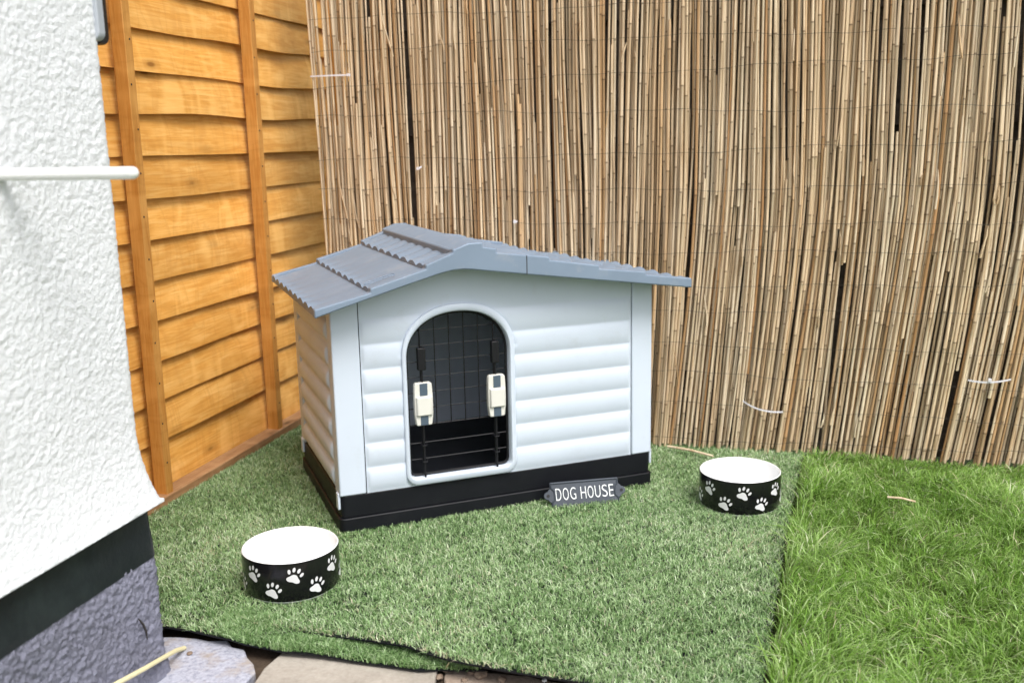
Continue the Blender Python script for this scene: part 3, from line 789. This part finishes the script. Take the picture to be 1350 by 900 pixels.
# roof: body under, fascia boards, stepped tile rows
rf_ = MB().prism_y([(-.034, .5212)]+BOT[1:-1]+[(.857, .5198)]+[(x, z-.0125) for x, z in [(.857, .5425), (.7443, .5580), (.6201, .5805), (.4942, .6086), (.3655, .6330), (.30, .6460), (.2632, .6385), (.201, .6072), (.076, .5642), (-.034, .5385)]], YF+.022, YB-.004).build('roof', 'roof', kn)
for y0, y1 in ((YF, YF+.026), (YB-.018, YB)):
    MB().prism_y(BOT+TOP, y0, y1).build('fascia', 'roof', rf_, bevel=.0048, seg=3, angle=50)
PER = (YB-YF-.044)/8.5
def tile_row(ulow, zlow, uhigh, zhigh, a0, a1):
    """corrugated row; (ulow, zlow) is the lower free edge, riser drops below it"""
    ny = 120; ys = np.linspace(YF+.024, YB-.016, ny); nu = 15; V = []
    for i in range(nu):
        t = i/(nu-1); u = ulow+(uhigh-ulow)*t; z = zlow+(zhigh-zlow)*t; A = a0+(a1-a0)*(1-t)**(8 if a0 < .003 else 1.5)
        for y in ys: V.append((u, y, z-.0095+A*abs(math.sin(math.pi*(y-YF-.024)/PER+.55))**.8*1.0))
    sg = 1 if uhigh > ulow else -1
    Vr = [(ulow, y, zlow-.0180) for y in ys]
    V = np.array(Vr+V); F = grid_faces(nu+1, ny)
    o = raw_mesh('tile_row', V, [F], 'roof', rf_, smooth=True); o.data.set_sharp_from_angle(angle=R(40)); return o
A_ = .0098
tile_row(-.0440, .5371, .0790, .5712, .0008, A_)
tile_row(.0765, .5726, .2030, .6136, .0008, A_)
tile_row(.2015, .6150, .2660, .6395, .0040, A_)
tile_row(.8672, .5415, .7420, .5635, .001, A_)
tile_row(.7440, .5645, .6180, .5868, .001, A_*.95)
tile_row(.6198, .5878, .4920, .6145, .001, A_*.9)
tile_row(.4938, .6165, .3630, .6345, .003, A_*.9)
MB().prism_y([(.2634, .622), (.3653, .622), (.3653, .6415), (.3336, .6468), (.3334, .6569), (.3003, .6571), (.2634, .6442)], YF+.02, YB-.010).build('ridge_cap', 'roof', rf_, bevel=.003)
# grip outline pressed into the second row, and the joint in the fascia
gp = []
for a in np.linspace(0, 2*math.pi, 40, endpoint=False):
    cx = .111+(.026 if math.cos(a) > 0 else -.026); gx = cx+.009*math.cos(a); gy = .012+.010*math.sin(a)
    gp.append((gx, gy-.03, .5738+(gx-.0765)*.2743+.0012))
MB().tube(gp, .0009, 6, closed=True).build('grip_outline', 'roof', rf_)
MB().box((.4365, YF-.0008, .580), (.4385, YF+.002, .6225)).build('fascia_joint', 'seam', rf_)

# wire door
dr = MB().tube([(x, .010, z) for x, z in outline(.1715, .415, .1135, .391, .4925, .014)], .0030, 8, closed=True).build('wire_door', 'wire', kn)
def door_half(z):   # half width of the opening at z
    if z < .391: return .1215
    return .1215*math.sqrt(max(0, 1-((z-.391)/.1015)**2))
CX = .2933
for u in [.2035, .2390, .2745, .3100, .3455, .3830]:
    h = .391+.1015*math.sqrt(max(0, 1-((u-CX)/.1215)**2))
    MB().tube([(u, .0085, .114 if abs(u-CX) > .085 else .232), (u, .0085, h)], .0013 if abs(u-CX) < .085 else .0018, 6).build('bar', 'wire', dr)
for z in [.4555, .4195, .3825, .3465, .3095, .272, .232, .189, .150]:
    hw = door_half(z); MB().tube([(CX-hw, .0118, z), (CX+hw, .0118, z)], .0010 if z > .24 else .0015, 6).build('bar', 'wire', dr)
for cu in (.2040, .3838):
    la = bpy.data.objects.new('latch', None); link(la, kn); la.location = (cu, -.001, .2865); la.empty_display_size = .02
    wv = [(-.0175, .0505), (-.0205, .046), (-.022, .020), (-.0222, 0), (-.0218, -.024), (-.019, -.048), (-.0165, -.0505)]
    pl = wv+[(-x, z) for x, z in wv[::-1]]
    MB().prism_y(pl, -.010, .005).build('handle', 'ivory', la, bevel=.0022, seg=3)
    MB().add([(-.0205, -.0078, .0205), (.0205, -.0078, .0205), (.0208, -.0078, -.0265), (-.0208, -.0078, -.0265), (-.0165, -.0165, .0175), (.0165, -.0165, .0175), (.0170, -.0160, -.0250), (-.0170, -.0160, -.0250)],
             [(4, 5, 6, 7), (0, 1, 5, 4), (1, 2, 6, 5), (2, 3, 7, 6), (3, 0, 4, 7)]).build('grip', 'ivory', la, bevel=.0015)
    for z0, z1 in ((.0205, .0495), (-.0495, -.0275)):
        MB().box((-.0092, -.0112, z0), (.0092, -.009, z1)).build('slide', 'bluegrey', la, bevel=.0006)
    MB().tube([(0, .001, .050), (0, .001, .135)], .0026, 8).build('rod', 'wire', la)
    MB().tube([(0, .001, -.050), (0, .001, -.172), (0, -.002, -.183)], .0026, 8).build('rod', 'wire', la)
    MB().prism_y([(-.0095, .079), (.0095, .079), (.0095, .131), (-.0095, .131)], -.006, .008).build('clip', 'wire', la, bevel=.002)
    for z in (-.098, -.137):
        MB().tube([(-.010, .008, z), (-.007, .003, z+.001), (-.005, -.003, z-.003), (.005, -.003, z-.003), (.007, .003, z+.001), (.010, .008, z)], .0016, 6).build('hook', 'wire', la)

# ------------------------------------------------------------------ cast iron sign
sa = gnd(723, 671, .006); sb = gnd(823, 662, .006); ang = math.atan2(sb[1]-sa[1], sb[0]-sa[0]); sc_ = (sa+sb)/2
sg = thing('sign', 'dark cast iron DOG HOUSE plaque leaning on the dog house base', 'sign', (sc_[0], sc_[1]+.004, .004), ang)
sg.rotation_euler = (R(-24), 0, ang)
SL, SH = .086, .064
def bracket_outline(L, H, ear):
    c = H/2; pts = [(-L, 0), (L, 0), (L, c-.017)]
    if ear:
        pts += [(L+.005, c-.013), (L+.0075, c-.0095)]+[(L+.0075+.0095*math.sin(a), c-.0095*math.cos(a)) for a in np.linspace(.3, math.pi-.3, 7)]+[(L+.0075, c+.0095), (L+.005, c+.013)]
    pts += [(L, c+.017), (L, H), (-L, H), (-L, c+.017)]
    if ear:
        pts += [(-L-.005, c+.013), (-L-.0075, c+.0095)]+[(-L-.0075-.0095*math.sin(a), c+.0095*math.cos(a)) for a in np.linspace(.3, math.pi-.3, 7)]+[(-L-.0075, c-.0095), (-L-.005, c-.013)]
    pts += [(-L, c-.017)]
    return pts
MB().prism_y(bracket_outline(SL, SH, True), 0, .005).build('plate', 'castiron', sg, bevel=.001)
rim = [(-SL+.003, .003), (SL-.003, .003), (SL-.003, SH/2-.017), (SL-.010, SH/2-.010), (SL-.010, SH/2+.010), (SL-.003, SH/2+.017), (SL-.003, SH-.003), (-SL+.003, SH-.003), (-SL+.003, SH/2+.017), (-SL+.010, SH/2+.010), (-SL+.010, SH/2-.010), (-SL+.003, SH/2-.017)]
MB().tube([(x, -.0005, z) for x, z in rim], .0024, 8, closed=True).build('rim', 'castiron', sg)
for s in (-1, 1):
    MB().lathe([(0, 0), (.0038, 0), (.0038, .0012), (0, .0012)], 16).build('bolt_hole', 'wire', sg, loc=(s*(SL+.0065), -.0002, SH/2)).rotation_euler = (math.pi/2, 0, 0)
def letter(ch, x0, wd, ht, z0):
    cu = bpy.data.curves.new('letter', 'FONT'); cu.body = ch; cu.size = 1; cu.extrude = .03; cu.offset = -.012
    ob = bpy.data.objects.new('tmp', cu); COL.objects.link(ob); bpy.context.view_layer.update()
    me = bpy.data.meshes.new_from_object(ob.evaluated_get(bpy.context.evaluated_depsgraph_get())); bpy.data.objects.remove(ob)
    xs = np.array([v.co.x for v in me.vertices]); ys = np.array([v.co.y for v in me.vertices])
    for v in me.vertices:
        x = (v.co.x-xs.min())/(xs.max()-xs.min())*wd; z = (v.co.y-ys.min())/(ys.max()-ys.min())*ht
        v.co = (x, -v.co.z*.03, z)
    me.materials.clear(); me.materials.append(M['letterwhite']); me.name = 'letter'
    o = bpy.data.objects.new('letter', me); o.location = (x0, -.0008, z0); link(o, sg)
xx = -.0735
for ch, wd in (('D', .0135), ('O', .0142), ('G', .0142), (' ', .0080), ('H', .0135), ('O', .0142), ('U', .0135), ('S', .0135), ('E', .0115)):
    if ch != ' ': letter(ch, xx, wd, .029, .019)
    xx += wd+(.0042 if ch != ' ' else 0)

# ------------------------------------------------------------------ bowls
def paw_mesh(rad, h):
    """paw print curved on the bowl side, centred at angle 0 (facing -y), local z = height"""
    V = []; F = []
    tilt = R(-22)
    def blob(fn, n=24):
        n0 = len(V); pts = [fn(2*math.pi*k/n) for k in range(n)]
        cx = sum(p[0] for p in pts)/n; cz = sum(p[1] for p in pts)/n
        cx *= 1; allp = [(cx, cz)]+[((p[0]+cx)/2, (p[1]+cz)/2) for p in pts]+pts
        for x, z in allp:
            x, z = 1.38*x, 1.38*z; x, z = x*math.cos(tilt)-z*math.sin(tilt), x*math.sin(tilt)+z*math.cos(tilt)
            a = x/rad; rr = rad+.0005
            V.append((rr*math.sin(a), -rr*math.cos(a), z))
        for k in range(n):
            j = (k+1) % n
            F.append((n0, n0+1+k, n0+1+j)); F.append((n0+1+k, n0+1+n+k, n0+1+n+j, n0+1+j))
    def pad(a):
        r = .0068+.0013*math.cos(3*(a-math.pi/2))+.0006*math.cos(2*a)
        return (r*1.22*math.cos(a), -.0035+r*.92*math.sin(a))
    blob(pad)
    for tx, tz, ta in ((-.0092, .0052, 22), (-.0036, .0098, 6), (.0036, .0098, -6), (.0092, .0052, -22)):
        c_, s_ = math.cos(R(ta)), math.sin(R(ta))
        blob(lambda a: (tx+.0021*math.cos(a)*c_-.0036*math.sin(a)*s_, tz+.0021*math.cos(a)*s_+.0036*math.sin(a)*c_), 16)
    me = bpy.data.meshes.new('paw_print'); me.from_pydata(V, [], F); me.materials.append(M['pawwhite'])
    me.polygons.foreach_set('use_smooth', [True]*len(me.polygons)); me.update(); return me
RO, BH = .0965, .085
def bowl(cx, cy, rz, z, label):
    b = thing('pet_bowl', label, 'pet bowl', (cx, cy, z), rz, 'paw print pet bowls')
    MB().lathe([(0, .0), (RO-.012, .0), (RO-.006, .001), (RO-.0045, .004)], 72).build('foot', 'whiteceramic', b)
    side = MB().lathe([(RO-.0045, .0038), (RO-.002, .010), (RO-.0003, .03), (RO, BH-.003), (RO-.0006, BH-.0008)], 96).build('glazed_side', 'blackceramic', b)
    MB().lathe([(RO-.0006, BH-.0009), (RO-.0022, BH+.0007), (RO-.004, BH-.0006), (RO-.0055, BH-.006), (RO-.008, .03), (RO-.013, .017), (RO-.026, .0115), (.03, .0105), (0, .0105)], 96).build('inside', 'whiteceramic', b)
    pm = paw_mesh(RO, BH)
    for k in range(14):
        p = bpy.data.objects.new('paw_print', pm); p.location = (0, 0, .0565 if k % 2 == 0 else .028)
        p.rotation_euler = (0, 0, 2*math.pi*k/14); link(p, side)
    return b
def place_bowl(px_front, px_mid):
    f = gnd(px_front[0], px_front[1]+4, .007); d = f[:2]/np.linalg.norm(f[:2]); c = f[:2]+d*(RO-.006); return c
c1 = place_bowl((388, 791), None); c2 = place_bowl((974, 677), None)
bowl(c1[0], c1[1], -.20+R(27), .008, 'paw print bowl in front of the dog house corner, near the white house wall')
bowl(c2[0], c2[1], .22+R(31), .008, 'paw print bowl beside the lawn edge, near the reed screen')
